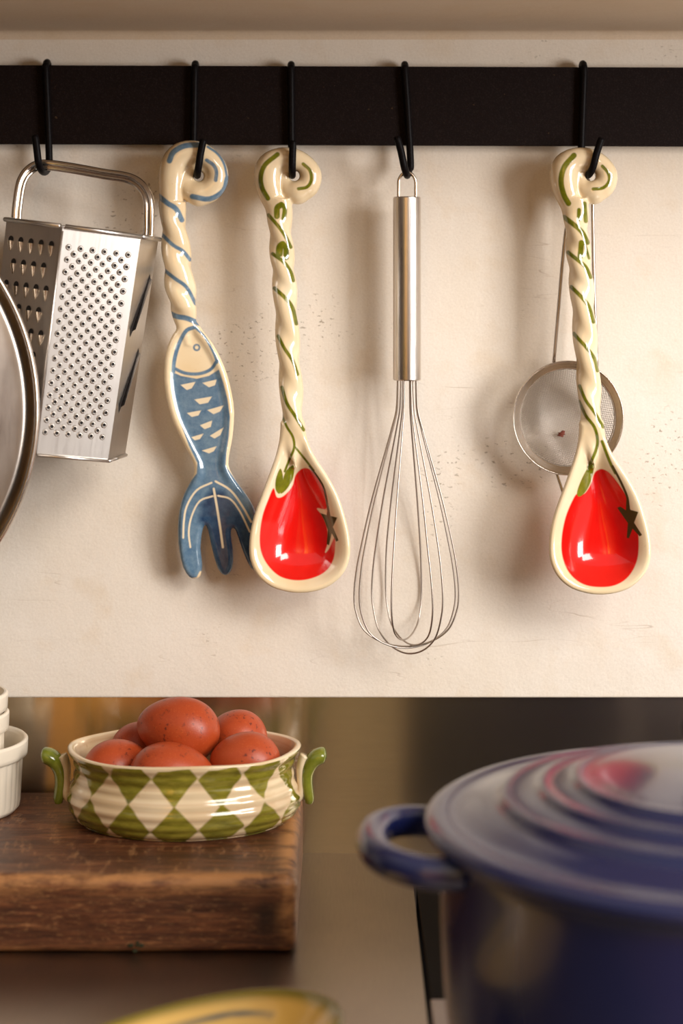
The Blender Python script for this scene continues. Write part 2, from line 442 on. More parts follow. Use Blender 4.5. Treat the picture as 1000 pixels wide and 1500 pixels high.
# room behind the camera; left wall and cabinets added for reflections in steel
bm = bmesh.new(); box(bm, (-2.6, -3.6, -.93), (2.6, -.7, -.9)); struct('floor', bm, M_floor)
bm = bmesh.new(); box(bm, (-2.6, -3.7, -.9), (2.6, -3.6, 1.7)); struct('wall_rear', bm, M_back)
bm = bmesh.new(); box(bm, (-2.7, -3.6, -.9), (-2.6, .0, 1.7)); struct('added_wall_left', bm, M_c_dark)  # added dark wall so the grater's left side reflects less light
def cabinet(x0, x1, m, label):  # unseen cabinet added to give the splashback a coloured band
    r = empty('reflection_cabinet', ((x0+x1)/2, -3.25, -.9), label, 'cabinet', 'tall cabinets added across the room for reflections')
    bm = bmesh.new(); box(bm, (x0, -3.55, -.9), (x1, -3.0, 1.62), .004, 2); part('body', bm, m, r)
    bm = bmesh.new(); box(bm, (x0+.01, -3.0, -.86), (x1-.01, -2.98, 1.58), .004, 2); d = part('door', bm, m, r)
    bm = bmesh.new(); lathe(bm, [(0, 0), (.01, 0), (.008, .01), (.014, .02), (.008, .028), (0, .028)], 24)
    bmesh.ops.rotate(bm, verts=bm.verts[:], matrix=Matrix.Rotation(-PI/2, 3, 'X')); 
    bmesh.ops.translate(bm, verts=bm.verts[:], vec=(x1-(x0+x1)/2-.04, .27, 1.0)); from_bm('knob', bm, M_steel, d)
cabinet(-1.75, -.76, M_c_olive, 'olive painted tall cabinet in the left corner, added for reflections')
cabinet(-.74, -.40, M_c_ochre, 'ochre wooden tall cabinet added across the room for its reflection')
cabinet(-.38, -.19, M_c_red, 'narrow brown red tall cabinet added across the room for its reflection')
cabinet(-.17, .20, M_c_olive, 'narrow olive painted tall cabinet added across the room for its reflection')
cabinet(.22, .74, M_c_dark, 'dark brown tall cabinet added across the room for its dark reflection')
cabinet(.76, 1.5, M_c_red, 'wide brown red tall cabinet added across the room for its reflection')

# ---------------------------------------------------------------- rail and hooks
RT = P(0, 97, -.014).z; RB = P(0, 212.5, -.014).z
rail = empty('hanging_rail', (0, -.011, RT), 'flat black iron utensil rail fixed along the cream wall', 'rail')
bm = bmesh.new(); box(bm, (-.8, -.014, RB), (.8, -.008, RT), .0006, 2); o = part('bar', bm, M_rail, rail, False)
for x in (-.7, .7):
    bm = bmesh.new(); lathe(bm, [(0, -.001), (.008, -.001), (.008, .0085), (0, .0085)], 24)
    bmesh.ops.rotate(bm, verts=bm.verts[:], matrix=Matrix.Rotation(-PI/2, 3, 'X')); bmesh.ops.translate(bm, verts=bm.verts[:], vec=(x, -.0085, (RT+RB)/2)); part('spacer', bm, M_rail, rail)
rail.rotation_euler[1] = math.radians(.2)
HR = .00262
def hook(topx, sh, bottom, tip, label, deep=.0402, topy=92):
    """S hook: over the bar, shank down to sh, round under bottom, up to tip (photo pixels)"""
    ys = -.0170; zt = P(topx, topy, ys).z-.0012
    t = P(topx, topy, ys); s = P(sh[0], sh[1], ys); ym = (ys-deep)/2-.0003
    b = P(bottom[0], bottom[1], ym); e = P(tip[0], tip[1], -deep)
    xr = t.x
    mid = lambda a, bb, f: a+(bb-a)*f
    pts = [Vector((xr, -.0045, zt-.012)), Vector((xr, -.0045, zt-.004)), Vector((xr, -.0072, zt+.0004)), Vector((xr, -.0108, zt+.0012)),
           Vector((t.x, -.0150, zt-.0008)), Vector((t.x, ys, zt-.006)), mid(Vector((t.x, ys, zt)), s, .5), s,
           Vector((mid(s.x, b.x, .35), ys-.0006, b.z+.005)), Vector((mid(s.x, b.x, .75), mid(ys, ym, .45), b.z+.0012)), b,
           Vector((mid(b.x, e.x, .12), mid(ym, -deep, .6), b.z+.0014)), Vector((mid(b.x, e.x, .33), -deep+.0006, b.z+.0062)), mid(Vector((b.x, -deep, b.z)), e, .62), e]
    bm = bmesh.new(); c = Vector((t.x, -.011, zt)); path = spline(pts, 7)
    rs = [HR]*len(path); rs[0] = HR*.7; rs[-1] = HR*.8
    tube(bm, [p-c for p in path], rs, 12)
    o = from_bm('utensil_hook', bm, M_hook, None); o.location = c
    return tag(o, label, 'hook', 'black S hooks on the rail')
hook(67, (72, 232), (64, 252), (51, 198), 'black wire S hook holding the box grater', .052, 90)
hook(285, (283, 235), (289, 257), (298, 204), 'black wire S hook holding the blue fish fork', topy=92)
hook(426, (427, 235), (428, 257), (429, 206), 'black wire S hook holding the tomato spoon beside the fish fork', topy=93)
hook(593, (601, 238), (596, 257), (581, 200), 'black wire S hook holding the whisk', topy=93)
hook(855, (851, 230), (860, 257), (881, 202), 'black wire S hook holding the tomato spoon and the strainer', topy=92)

# ---------------------------------------------------------------- ceramic spoons and the fish fork
def z3(x, y): return (220+x*.28, 180+y*.28)
def z4(x, y): return (230+x*.29, 460+y*.29)
def z7(x, y): return (740+x*.2867, 70+y*.2867)
def z8(x, y): return (740+x*.28, 480+y*.28)
def mp(f, pts): return [f(*p) for p in pts]

H = 1.45
def grid(x0, x1, y0, y1, z0, z1):
    xs = np.arange(x0, x1, H, dtype=np.float32); ys = np.arange(y0, y1, H, dtype=np.float32); zs = np.arange(z0, z1, H, dtype=np.float32)
    return np.meshgrid(xs, ys, zs, indexing='ij')
def twist_d(x, y, z, cpts, stripes, r, o):
    cx = np.interp(z, [p[1] for p in cpts], [p[0] for p in cpts])
    k = np.interp(z, stripes, np.arange(len(stripes)))
    k = np.where(z < stripes[0], (z-stripes[0])/55, k); k = np.where(z > stripes[-1], len(stripes)-1+(z-stripes[-1])/72, k)
    ga = PI/2-PI*k                                   # direction of the groove, pi/2 faces the room
    ax, ay = np.cos(ga+PI/2), -np.sin(ga+PI/2)
    rr = np.interp(z, [q[0] for q in r], [q[1] for q in r])
    d1 = np.sqrt((x-cx-ax*o)**2+(y-ay*o)**2)-rr; d2 = np.sqrt((x-cx+ax*o)**2+(y+ay*o)**2)-rr
    return smin(d1, d2, 3.6)
def blur2(a, n, it=3):
    k = np.ones(2*n+1)/(2*n+1)
    for _ in range(it):
        for ax in (0, 1): a = np.apply_along_axis(lambda m: np.convolve(np.pad(m, n, mode='edge'), k, 'valid'), ax, a)
    return a
def plate_d(s, y, Mid, th):
    r = th/2
    return np.sqrt(np.maximum(r-s, 0)**2+(y-Mid)**2)-r
def swirl_d(x, y, z, A, B):
    a = spline([(p[0], p[1], 0) for p in A], 4); ra = spline([(p[2], p[3], 0) for p in A], 4)
    b = spline([(p[0], p[1], 0) for p in B], 4); rb = spline([(p[2], p[3], 0) for p in B], 4)
    da = tube_d(x, y, z, [(p.x, p.y, q.x, q.y) for p, q in zip(a, ra)])
    db = tube_d(x, y, z, [(p.x, p.y, q.x, q.y) for p, q in zip(b, rb)])
    return smin(da, db, 3.5)

def hub(d, x, y, z, cx, cz, R_, hx, hz):
    """dished web inside the curl with the hanging hole through it"""
    q = np.sqrt((x-cx)**2+(z-cz)**2)
    ds = np.sqrt(np.maximum(q-R_+8, 0)**2+(y*1.0)**2)-8
    e = smin(d, ds, 5)
    ho = 7.6-np.sqrt((x-hx)**2+(z-hz)**2)
    return -smin(-e, -ho, 4)
spoon_out = [(412,618),(411,634),(405,663),(395,692),(384,721),(373.5,750),(367,779),(366,808),(371,827),(381,843),(398,856),(420,863),(441,865),(464,862),(484,854),(501,839),(510,822),(513,803),(511,779),(504,750),(494,721),(478,692),(459,663),(447.5,634),(445,618)]
SH = []                                            # spoon field is computed once, both spoons share the form
def spoon_form():
    if SH: return SH[0]
    x, y, z = grid(356, 524, -32, 38, 204, 876)
    hd = np.full(x.shape, 60.0, np.float32)
    j = int((708-204)/H); i0 = int((285-204)/H)
    s_ = np.s_[:, :, i0:j]
    hd[s_] = twist_d(x[s_], y[s_], z[s_], [(409,300),(410,330),(413,370),(417,421),(421,488),(423,521),(427,572),(428,600),(430,640),(433,705)],
                     [314,370,421,494,566,638], [(290,16.4),(330,15.2),(420,15.0),(600,14.2),(635,12),(655,8),(680,1.5)], 3.6)
    hd = np.maximum(hd, 292-z)
    hd = np.maximum(hd, z-684)
    s2 = np.s_[:, :, 0:int((335-204)/H)]
    sw = np.full(x.shape, 60.0, np.float32)
    sw[s2] = swirl_d(x[s2], y[s2], z[s2],
        [(410,316,14,0),(402,296,17,0),(394,272,20,0),(394,248,21,0),(407,236,19,0),(427,234,17.5,0),(444,241,16,0),(454,256,17,0),(450,272,17.5,0),(436,281,18,0)],
        [(436,281,18,0),(424,279,15,0),(417,270,11,0),(415,260,9,0)])
    x2, z2 = x[:, 0, :], z[:, 0, :]
    s = -poly_d(x2, z2, sp2(spoon_out, 3))[:, None, :]
    t = np.clip((s-9)/56, 0, 1); Mid = blur2((-5+36*(1-(1-t)**2))[:, 0, :], 5)[:, None, :]
    bw = plate_d(s, y, Mid, 13)
    # thick flowing neck behind the top of the bowl
    d = smin(hd, bw, 9); d = hub(smin(d, sw, 4), x, y, z, 434, 260, 31, 431, 258)
    v, q = surface_nets(d, (356, -32, 204), H); v = relax(v, q, 2)
    SH.append((v, q)); return SH[0]
def make_ceramic(name, form, pivot, Y, tilt, paint, mat, label, cat, group=None, shift=0.0, yaw=0.0):
    v, q = form
    s = S(Y)
    loc = P(pivot[0]+shift, pivot[1], Y)
    vv = np.stack([(v[:, 0]-pivot[0])*s, v[:, 1]*s, -(v[:, 2]-pivot[1])*s], 1)
    q = q[:, ::-1].copy()
    o = net_object(name, vv, q, mat); o.location = loc; o.rotation_euler = (math.radians(tilt), 0, math.radians(yaw))
    bpy.context.view_layer.update()
    px, py = proj(vv, o.matrix_world)
    paint(o, px, py, v[:, 1])
    return tag(o, label, cat, group)
def strokes(px, py, lst):
    d = np.full(px.shape, 1e3)
    for pts, wd in lst: d = np.minimum(d, seg_d(px, py, sp2(pts, 4))-wd*.58)
    return d
def blobs(px, py, lst, n=4):
    d = np.full(px.shape, 1e3)
    for pts in lst: d = np.minimum(d, poly_d(px, py, pts))
    return d
def clsp(pts, n=5):
    p = [Vector((a, b)) for a, b in pts]; m = len(p); out = []
    for i in range(m):
        a, b, c, d = p[i-1], p[i], p[(i+1) % m], p[(i+2) % m]
        for k in range(n):
            t = k/n; q = 0.5*((2*b)+(c-a)*t+(2*a-5*b+4*c-d)*t*t+(3*b-a-3*c+d)*t**3); out.append((q.x, q.y))
    return out

def paint_spoon1(o, px, py, yl):
    back = np.where(yl > 9, 50.0, 0.0)*(py < 640)
    red = mp(z4, [(735,780),(700,812),(682,870),(640,918),(605,925),(588,880),(560,940),(532,1020),(518,1120),(525,1200),(560,1270),(620,1325),(700,1345),(780,1335),(850,1300),(890,1240),(900,1160),(894,1130),(868,1185),(848,1205),(862,1150),(858,1080),(835,1020),(808,982),(852,985),(862,945),(845,880),(812,820),(772,785)])
    g = [(mp(z3, [(665,165),(600,220),(578,280),(585,340),(615,395)]), 6), (mp(z3, [(800,215),(835,250),(842,300),(820,335),(775,345)]), 4.3),
         (mp(z3, [(662,488),(664,445),(685,428)]), 7.5), (mp(z3, [(690,428),(704,450),(698,500)]), 6),
         (mp(z3, [(674,684),(678,650),(692,636)]), 9), (mp(z3, [(696,636),(710,655),(710,704)]), 7),
         (mp(z3, [(618,482),(665,535),(705,590),(735,650)]), 4.6), (mp(z3, [(640,685),(700,730),(735,780),(748,825)]), 4.6), (mp(z3, [(650,865),(710,920),(745,970),(764,1050)]), 5),
         (mp(z3, [(668,1115),(705,1185),(745,1245),(770,1315)]), 4.4), (mp(z4, [(630,370),(655,450),(700,520),(740,585)]), 4.4),
         (mp(z4, [(628,505),(655,570),(685,620),(692,675),(668,735),(645,795)]), 3.2), (mp(z4, [(695,670),(740,725),(790,790)]), 2.8)]
    lv = [mp(z4, [(622,780),(600,830),(598,885),(618,908),(634,870),(636,820)]), mp(z4, [(688,763),(652,790),(634,840),(622,905),(650,890),(682,840),(692,795)])]
    dk = strokes(px, py, [(mp(z4, [(770,770),(815,830),(845,890),(866,1010)]), 2.4)])
    star = [mp(z4, [(864,955),(876,1020),(910,1028),(888,1075),(916,1143),(904,1150),(882,1108),(868,1168),(856,1162),(862,1090),(843,1040),(824,1005),(856,1015)])]
    attr(o, 'red', blobs(px, py, [clsp(red)])); attr(o, 'green', np.minimum(strokes(px, py, g), blobs(px, py, [clsp(q) for q in lv]))+back)
    attr(o, 'dark', np.minimum(dk, blobs(px, py, star))+back)
def paint_spoon2(o, px, py, yl):
    back = np.where(yl > 9, 50.0, 0.0)*(py < 640)
    red = mp(z8, [(490,742),(465,762),(445,820),(412,868),(375,868),(350,905),(315,990),(295,1090),(295,1180),(320,1260),(370,1320),(440,1352),(540,1355),(610,1330),(660,1280),(690,1210),(697,1130),(690,1060),(655,1000),(640,900),(600,830),(550,765),(515,742)])
    g = [(mp(z7, [(350,550),(300,610),(284,680),(298,750),(322,795)]), 7), (mp(z7, [(495,605),(525,640),(530,680),(500,715),(448,722)]), 4.2),
         (mp(z7, [(376,828),(374,878)]), 5), (mp(z7, [(404,796),(411,885)]), 5.6), (mp(z7, [(388,996),(382,1066)]), 7), (mp(z7, [(402,990),(427,1076)]), 3.4),
         (mp(z7, [(300,866),(345,900),(390,940),(420,995)]), 6.2), (mp(z7, [(320,1045),(370,1085),(410,1120),(436,1172)]), 5), (mp(z7, [(336,1222),(385,1270),(425,1320),(450,1400)]), 5),
         (mp(z7, [(350,1460),(385,1500),(430,1550)]), 4.4), (mp(z8, [(360,35),(420,100),(465,160),(482,225)]), 4.6), (mp(z8, [(388,305),(420,380),(470,450),(512,520)]), 4.2),
         (mp(z8, [(385,385),(420,460),(465,520),(482,590),(470,650),(435,730)]), 4), (mp(z8, [(505,595),(545,700),(575,760)]), 3.8)]
    lv = [mp(z8, [(464,710),(428,738),(395,800),(374,862),(386,884),(420,858),(450,795)])]
    dk = strokes(px, py, [(mp(z8, [(560,725),(600,800),(635,880),(645,940)]), 3)])
    star = [mp(z8, [(632,893),(654,953),(695,964),(673,1020),(715,1085),(702,1092),(665,1052),(646,1102),(634,1100),(640,1022),(584,942),(600,935),(630,955)])]
    attr(o, 'red', blobs(px, py, [clsp(red)])); attr(o, 'green', np.minimum(strokes(px, py, g), blobs(px, py, [clsp(q) for q in lv]))+back)
    attr(o, 'dark', np.minimum(dk, blobs(px, py, star))+back)
SPG = 'ceramic tomato spoons on the rail'
make_ceramic('ceramic_spoon', spoon_form(), (430, 258), -.0290, -2.0, paint_spoon1, M_spoon,
             'cream ceramic spoon with red tomato bowl, twin green leaves, hanging between fish fork and whisk', 'spoon', SPG)
make_ceramic('ceramic_spoon', spoon_form(), (430, 258), -.0300, -4.2, paint_spoon2, M_spoon,
             'cream ceramic spoon with red tomato bowl hanging in front of the wire strainer', 'spoon', SPG, shift=433)

fish_out = mp(z4, [(170,40),(120,62),(80,100),(50,165),(35,240),(33,340),(45,430),(70,530),(110,620),(150,700),(180,762),(182,812),(160,860),(130,920),(107,1000),(98,1100),(105,1200),(125,1290),(155,1342),(188,1354),(214,1336),(222,1280),(214,1200),(222,1115),(236,1080),(250,1105),(270,1200),(298,1300),(330,1337),(362,1326),(380,1275),(378,1200),(368,1125),(374,1096),(390,1102),(412,1165),(440,1240),(470,1295),(502,1310),(530,1285),(538,1220),(526,1120),(498,1015),(466,945),(420,880),(380,820),(358,768),(365,700),(380,620),(388,500),(375,400),(350,300),(320,225),(280,150),(235,90),(205,50)])
def fish_form():
    x, y, z = grid(222, 400, -32, 32, 198, 862)
    hd = np.full(x.shape, 60.0, np.float32)
    s_ = np.s_[:, :, int((285-198)/H):int((518-198)/H)]
    hd[s_] = twist_d(x[s_], y[s_], z[s_], [(252,290),(253,314),(258,370),(262,410),(267,440),(270,470),(275,515)],
                     [304,362,420,466], [(290,16.5),(314,15.5),(370,18.2),(420,19.4),(450,17.5),(475,11),(488,6),(500,1.5)], 4.0)
    hd = np.maximum(hd, 296-z); hd = np.maximum(hd, z-503)
    sw = np.full(x.shape, 60.0, np.float32); s2 = np.s_[:, :, 0:int((345-198)/H)]
    sw[s2] = swirl_d(x[s2], y[s2], z[s2],
        [(252,325,15,0),(251,300,17,0),(251,270,19,0),(254,245,20,0),(265,229,20,0),(285,224,18,0),(304,231,16.5,0),(316,247,16.5,0),(317,265,17,0),(306,279,18,0),(291,284,18,0)],
        [(291,284,18,0),(278,279,15,0),(271,269,11,0),(272,258,9,0)])
    s = -poly_d(x[:, 0, :], z[:, 0, :], sp2(fish_out+[fish_out[0]], 2))[:, None, :]
    tail = np.clip((z-690)/40, 0, 1)
    cx = np.clip(1-((x-318)/52)**2, 0, 1)*np.clip((z-700)/60, 0, 1)
    t = np.clip((s-5)/13, 0, 1); t = t*t*(3-2*t)
    Mid = -3+(5.0*(1-tail))*t+9*cx*tail
    pl = plate_d(s, y, Mid, 15)
    d = smin(hd, pl, 8); d = hub(smin(d, sw, 4), x, y, z, 293, 261, 32, 291, 258)
    v, q = surface_nets(d, (222, -32, 198), H); return relax(v, q, 2), q
def paint_fish(o, px, py, yl):
    back = np.where(yl > 9, 50.0, 0.0)
    st_ = [(mp(z4, [(192,66),(150,82),(122,125),(100,180),(86,240),(82,290)]), 5.0), (mp(z4, [(82,272),(140,298),(210,302),(270,280),(302,236)]), 4.2),
           (mp(z4, [(190,66),(240,115),(282,190),(303,245)]), 3.0), ([(288+4.1*math.cos(a), 509+4.1*math.sin(a)) for a in [PI/4*i for i in range(9)]], 2.4),
           (mp(z3, [(38,378),(90,420),(135,450),(165,508)]), 6.5), (mp(z3, [(55,578),(120,640),(170,670),(208,716)]), 4.6),
           (mp(z3, [(70,768),(130,815),(190,860),(236,945)]), 4.6), (mp(z3, [(102,996),(140,1013),(190,1022),(254,1048)]), 6.5),
           (mp(z3, [(100,198),(122,152),(180,120),(255,115)]), 7), (mp(z3, [(300,125),(352,162),(388,220),(403,300)]), 3.0),
           (mp(z3, [(403,290),(382,355),(310,398),(220,385)]), 6.6), (mp(z3, [(295,195),(330,220),(346,255),(342,300)]), 4.6)]
    body = mp(z4, [(76,292),(120,312),(200,327),(262,312),(312,280),(335,350),(355,430),(368,520),(362,620),(350,700),(346,765),(392,832),(450,910),(510,1000),(560,1130),(560,1340),(440,1330),(380,1290),(370,1318),(330,1328),(296,1300),(262,1290),(215,1300),(200,1330),(165,1335),(120,1290),(95,1200),(90,1100),(100,1000),(125,920),(160,855),(200,805),(203,752),(160,665),(120,555),(92,440),(77,340)])
    cutp = [mp(z4, p) for p in ([(118,358),(195,342),(175,375),(150,384)], [(228,348),(302,330),(292,360),(262,370)], [(188,432),(278,416),(257,448),(215,456)], [(150,500),(223,486),(209,512),(175,520)],
            [(253,485),(337,461),(318,492),(285,506)], [(216,562),(279,537),(271,570),(240,582)], [(173,622),(236,603),(216,632),(190,638)], [(266,615),(337,572),(319,612),(290,629)], [(226,690),(302,667),(286,693),(262,704)])]
    cut = [(mp(z4, [(275,852),(200,890),(150,970),(135,1050),(132,1130)]), 2.4), (mp(z4, [(280,920),(215,945),(175,1020),(160,1100),(168,1178)]), 2.2), (mp(z4, [(286,882),(303,980),(320,1090),(332,1178)]), 2.8),
           (mp(z4, [(295,845),(370,890),(430,970),(475,1050)]), 2.6), (mp(z4, [(308,918),(370,935),(420,1000),(468,1100)]), 2.2)]
    deep = mp(z4, [(270,880),(340,890),(400,960),(450,1030),(520,1150),(560,1340),(440,1330),(395,1200),(370,1318),(320,1328),(280,1230),(262,1110),(235,1075),(205,1050),(215,960)])
    attr(o, 'blue', np.minimum(strokes(px, py, st_), blobs(px, py, [body]))+back)
    attr(o, 'deep', blobs(px, py, [deep])+2+back)
    attr(o, 'cut', np.minimum(strokes(px, py, cut), blobs(px, py, cutp))+back)
make_ceramic('ceramic_fork', fish_form(), (291, 258), -.0290, 2.3, paint_fish, M_fish,
             'cream ceramic fork with a blue fish body whose tail forms the tines, beside the grater', 'fork')

# ---------------------------------------------------------------- whisk
wy = -.0287; ws = S(wy)
wk = empty('whisk', P(596, 557, wy), 'stainless steel balloon whisk hanging between the two tomato spoons', 'whisk')
def wl(px, py, dy=0.0): return Vector(((px-596)*ws, dy, (557-py)*ws))
bm = bmesh.new(); R_ = 20.4*ws
lathe(bm, [(0, 0), (R_*.93, 0), (R_, .0008), (R_, wl(0, 291).z), (R_*.985, wl(0, 289.5).z), (R_*.93, wl(0, 288.5).z), (R_*.6, wl(0, 288).z), (0, wl(0, 288).z)], 64)
sharp(from_bm('handle', bm, M_hand, wk), 35)
bm = bmesh.new()
tube(bm, spline([wl(583.5, 296), wl(583.5, 275), wl(584, 264), wl(589, 255.5), wl(596, 252.8), wl(603, 255.5), wl(608, 264), wl(608.5, 275), wl(608.5, 296)], 6), 2.5*ws, 10)
from_bm('hanging_loop', bm, M_steel, wk)
loops = [(76.5, 0, -2, 947), (75, 19, 2, 949), (74, -47, -1, 957), (73, 71, -1, 936), (74, -64, 5, 944)]
for hw, ang, off, bot in loops:
    prof = [(.10, 552), (.105, 565), (.205, 600), (.285, 625), (.40, 657), (.56, 700), (.71, 743), (.87, 797), (.955, 832), (1.0, 868), (.965, 895), (.80, 925), (.45, 944), (0, 951)]
    a = math.radians(ang); pts = []
    for sgn in (1, -1):
        L_ = []
        for f, py in prof:
            r = f*hw*sgn; k_ = max(0, (py-800)/150)
            if py <= 565: r = (14 if abs(ang) < 40 else 13)*sgn
            y_ = py if py < 900 else 900+(py-900)*(bot-900)/51
            L_.append(wl(596+r*math.cos(a)+off*k_, y_, r*math.sin(a)*ws*.8))
        pts = pts+L_ if sgn == 1 else pts+L_[::-1][1:]
    bm = bmesh.new(); tube(bm, spline(pts, 6), 1.28*ws, 8); from_bm('wire_loop', bm, M_wire, wk)

# ---------------------------------------------------------------- strainer behind the second spoon
sy = -.0262; sc_ = P(831.5, 612, sy)
sr = empty('strainer', sc_, 'small round steel mesh strainer hanging behind the right tomato spoon', 'strainer')
r0 = 81.5*S(sy)
bm = bmesh.new()
lathe(bm, smooth_prof([(r0*.845, .0030), (r0*.85, .0012), (r0*.90, -.0004), (r0*.96, -.0022), (r0*.985, -.0030), (r0, -.0020), (r0*.995, -.0002), (r0*.97, .0006), (r0*.90, .0020), (r0*.85, .0036), (r0*.84, .0034)], 4), 96)
bmesh.ops.rotate(bm, verts=bm.verts[:], matrix=Matrix.Rotation(-PI/2, 3, 'X'))
rim = from_bm('rim', bm, M_steel, sr)
for v in rim.data.vertices: v.co.z *= 1.035
bm = bmesh.new(); ri = r0*.855; dep = .0235; n_ = 27
def by(x, z): 
    q = min(1, (x*x+z*z)/(ri*ri)); return .0015+dep*(1-q)**.62 if q < 1 else .0015
for a_ in (0, 1):
    for i in range(-n_, n_+1):
        u = i/n_*ri*.995; m = math.sqrt(max(0, ri*ri-u*u)); 
        if m < .002: continue
        pts = []
        for k in range(25):
            t = -m+2*m*k/24
            x_, z_ = (u, t) if a_ == 0 else (t, u)
            pts.append(Vector((x_*.966-z_*.259, by(x_, z_)+.00009*(1 if (k+i) % 2 else -1), (x_*.259+z_*.966)*1.035)))
        tube(bm, pts, .00024, 4)
o = from_bm('wire_mesh', bm, M_mesh, sr); o['kind'] = 'stuff'
bm = bmesh.new()
def sl(px, py, dy): return P(px, py, sy+dy)-sc_
for pts in ([(811,531,.0006),(818,450,.0045),(824,380,.0062),(831,320,.0075),(840,275,.0078),(852,252,.0078)], [(874,541,.0006),(871,450,.0045),(869,380,.0062),(868,320,.0075),(866,275,.0078),(852,252,.0078)]):
    tube(bm, spline([sl(*p) for p in pts], 6), .0013, 8)
from_bm('wire_handle', bm, M_wire, sr)
bm = bmesh.new(); tube(bm, spline([sl(815,693,.0012), sl(820,708,.001), sl(827,726,.0), sl(838,732,-.001), sl(848,726,.0), sl(853,710,.001), sl(855,690,.0012)], 6), .00115, 8)
from_bm('rest_loop', bm, M_steel, sr)
bm = bmesh.new(); bmesh.ops.create_icosphere(bm, subdivisions=3, radius=.0022)
for v in bm.verts: v.co = Vector((v.co.x*1.3, v.co.y*.6, v.co.z*.9))*(1+.25*math.sin(v.co.x*3000+v.co.z*2200))
o = from_bm('dried_crumb', bm, M_crumb, None); o.location = P(822, 636, sy+.0185); o.rotation_euler = (0, -.5, 0)
tag(o, 'tiny dark red dried crumb stuck in the strainer mesh', 'crumb')

# ---------------------------------------------------------------- grater
AP = .0478; HW = AP/math.cos(PI/6); FW = HW; GH = .1555
az = math.radians(23)
fc = P(150, 334, -.102)
gc = Vector((fc.x-AP*math.sin(az), -.102+AP*math.cos(az), fc.z))
gr = empty('box_grater', gc, 'six-sided stainless steel grater with fine punched holes hanging at left', 'grater')
gr.rotation_euler = (0, math.radians(7.3), 0)
def face_frame(k):
    a = az+k*PI/3                                   # 0 fine face, -1 coarse face, 1 slicer face
    n = Vector((math.sin(a), -math.cos(a), 0)); t = Vector((math.cos(a), math.sin(a), 0))
    return n, t
def gp(k, a, b, h=0.0):                             # a across, b down from the rim, h out of the face
    n, t = face_frame(k); sc2 = 1-.075*(b/GH)
    return n*(AP*sc2+h)+t*(a*sc2)+Vector((0, 0, -b))
GHT = GH
for k in range(6):
    bm = bmesh.new()
    c4 = [gp(k, -FW/2, 0), gp(k, FW/2, 0), gp(k, FW/2, GHT), gp(k, -FW/2, GHT)]
    i4 = [gp(k, -FW/2+.0004, 0, -.0007), gp(k, FW/2-.0004, 0, -.0007), gp(k, FW/2-.0004, GHT, -.0007), gp(k, -FW/2+.0004, GHT, -.0007)]
    V = [bm.verts.new(p) for p in c4]+[bm.verts.new(p) for p in i4]
    bm.faces.new(V[:4]); bm.faces.new(V[4:][::-1])
    for i in range(4):
        j = (i+1) % 4; bm.faces.new((V[i], V[4+i], V[4+j], V[j]))
    fo = from_bm('side_panel', bm, M_grat, gr, False)
    if k == 0: face0 = fo
    if k == 5: face1 = fo
    if k == 1: face2 = fo
# folded seam and rims
bm = bmesh.new(); tube(bm, [gp(0, -FW/2, .003), gp(0, -FW/2, GHT)], .0010, 8); from_bm('seam', bm, M_grat, gr)
def rimpart(name, b, ks, hh, rad):
    for k in ks:
        g0 = .0016
        bm = bmesh.new(); tube(bm, [gp(k, -FW/2+g0*(k == 0), b, hh), gp(k, FW/2-g0*(k == 5), b, hh)], rad, 8); from_bm(name, bm, M_grat, gr)
rimpart('top_rim', 0, range(6), .0009, .0017); rimpart('bottom_rim', GHT, range(6), .0006, .0013)
def crater(bm, k, a, b, r, h):
    n, t = face_frame(k); rows = []
    for rr, hh, mi in ((1.7, 0, 0), (1.25, .75, 0), (1.0, 1.0, 0), (.86, .8, 0), (.78, .3, 1)):
        rows.append(([bm.verts.new(gp(k, a+rr*r*math.cos(2*PI*i/10), b+rr*r*math.sin(2*PI*i/10), h*hh+.00005)) for i in range(10)], mi))
    for (A, _), (B, mi) in zip(rows[:-1], rows[1:]):
        for i in range(10):
            f = bm.faces.new((A[i], A[(i+1) % 10], B[(i+1) % 10], B[i])); f.material_index = mi
    f = bm.faces.new(rows[-1][0]); f.material_index = 1  # floor disc coloured dark as the shade in the hole
bm = bmesh.new()
for r in range(31):
    cnt = 6 if r % 2 == 0 else 5
    for c_ in range(cnt):
        a = (c_-(cnt-1)/2)*.00845*(1+.0006*r); b = .0135+r*.00420
        crater(bm, 0, a-.0008, b, .00128+.0001*random.random(), .0008)
o = from_bm('fine_teeth', bm, [M_grat, M_dark], gr); o['kind'] = 'stuff'
bm = bmesh.new()
def scoop(bm, k, a, b, w, l, h):
    """a raised half cone over a disc coloured dark as hole shade, mouth at the top"""
    n_ = 8; rows = []
    for j in range(6):
        f = j/5; ww = w*(1-f)**.6+.0001; hh = h*(1-f)**.8
        rows.append([bm.verts.new(gp(k, a-ww*math.cos(PI*i/n_), b+f*l, hh*math.sin(PI*i/n_)+.00005)) for i in range(n_+1)])
    for A, B in zip(rows[:-1], rows[1:]):
        for i in range(n_): bm.faces.new((A[i], A[i+1], B[i+1], B[i]))
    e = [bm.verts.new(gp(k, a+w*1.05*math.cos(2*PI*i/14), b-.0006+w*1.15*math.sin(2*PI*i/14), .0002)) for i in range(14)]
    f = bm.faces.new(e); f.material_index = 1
for r in range(8):
    cnt = 5 if r % 2 == 0 else 4
    for c_ in range(cnt): 
        for kq in (5,): scoop(bm, kq, (c_-(cnt-1)/2)*.0100-.001, .014+r*.0152, .0024, .0078, .0026)
o = from_bm('coarse_teeth', bm, [M_gratd, M_dark], gr); o['kind'] = 'stuff'
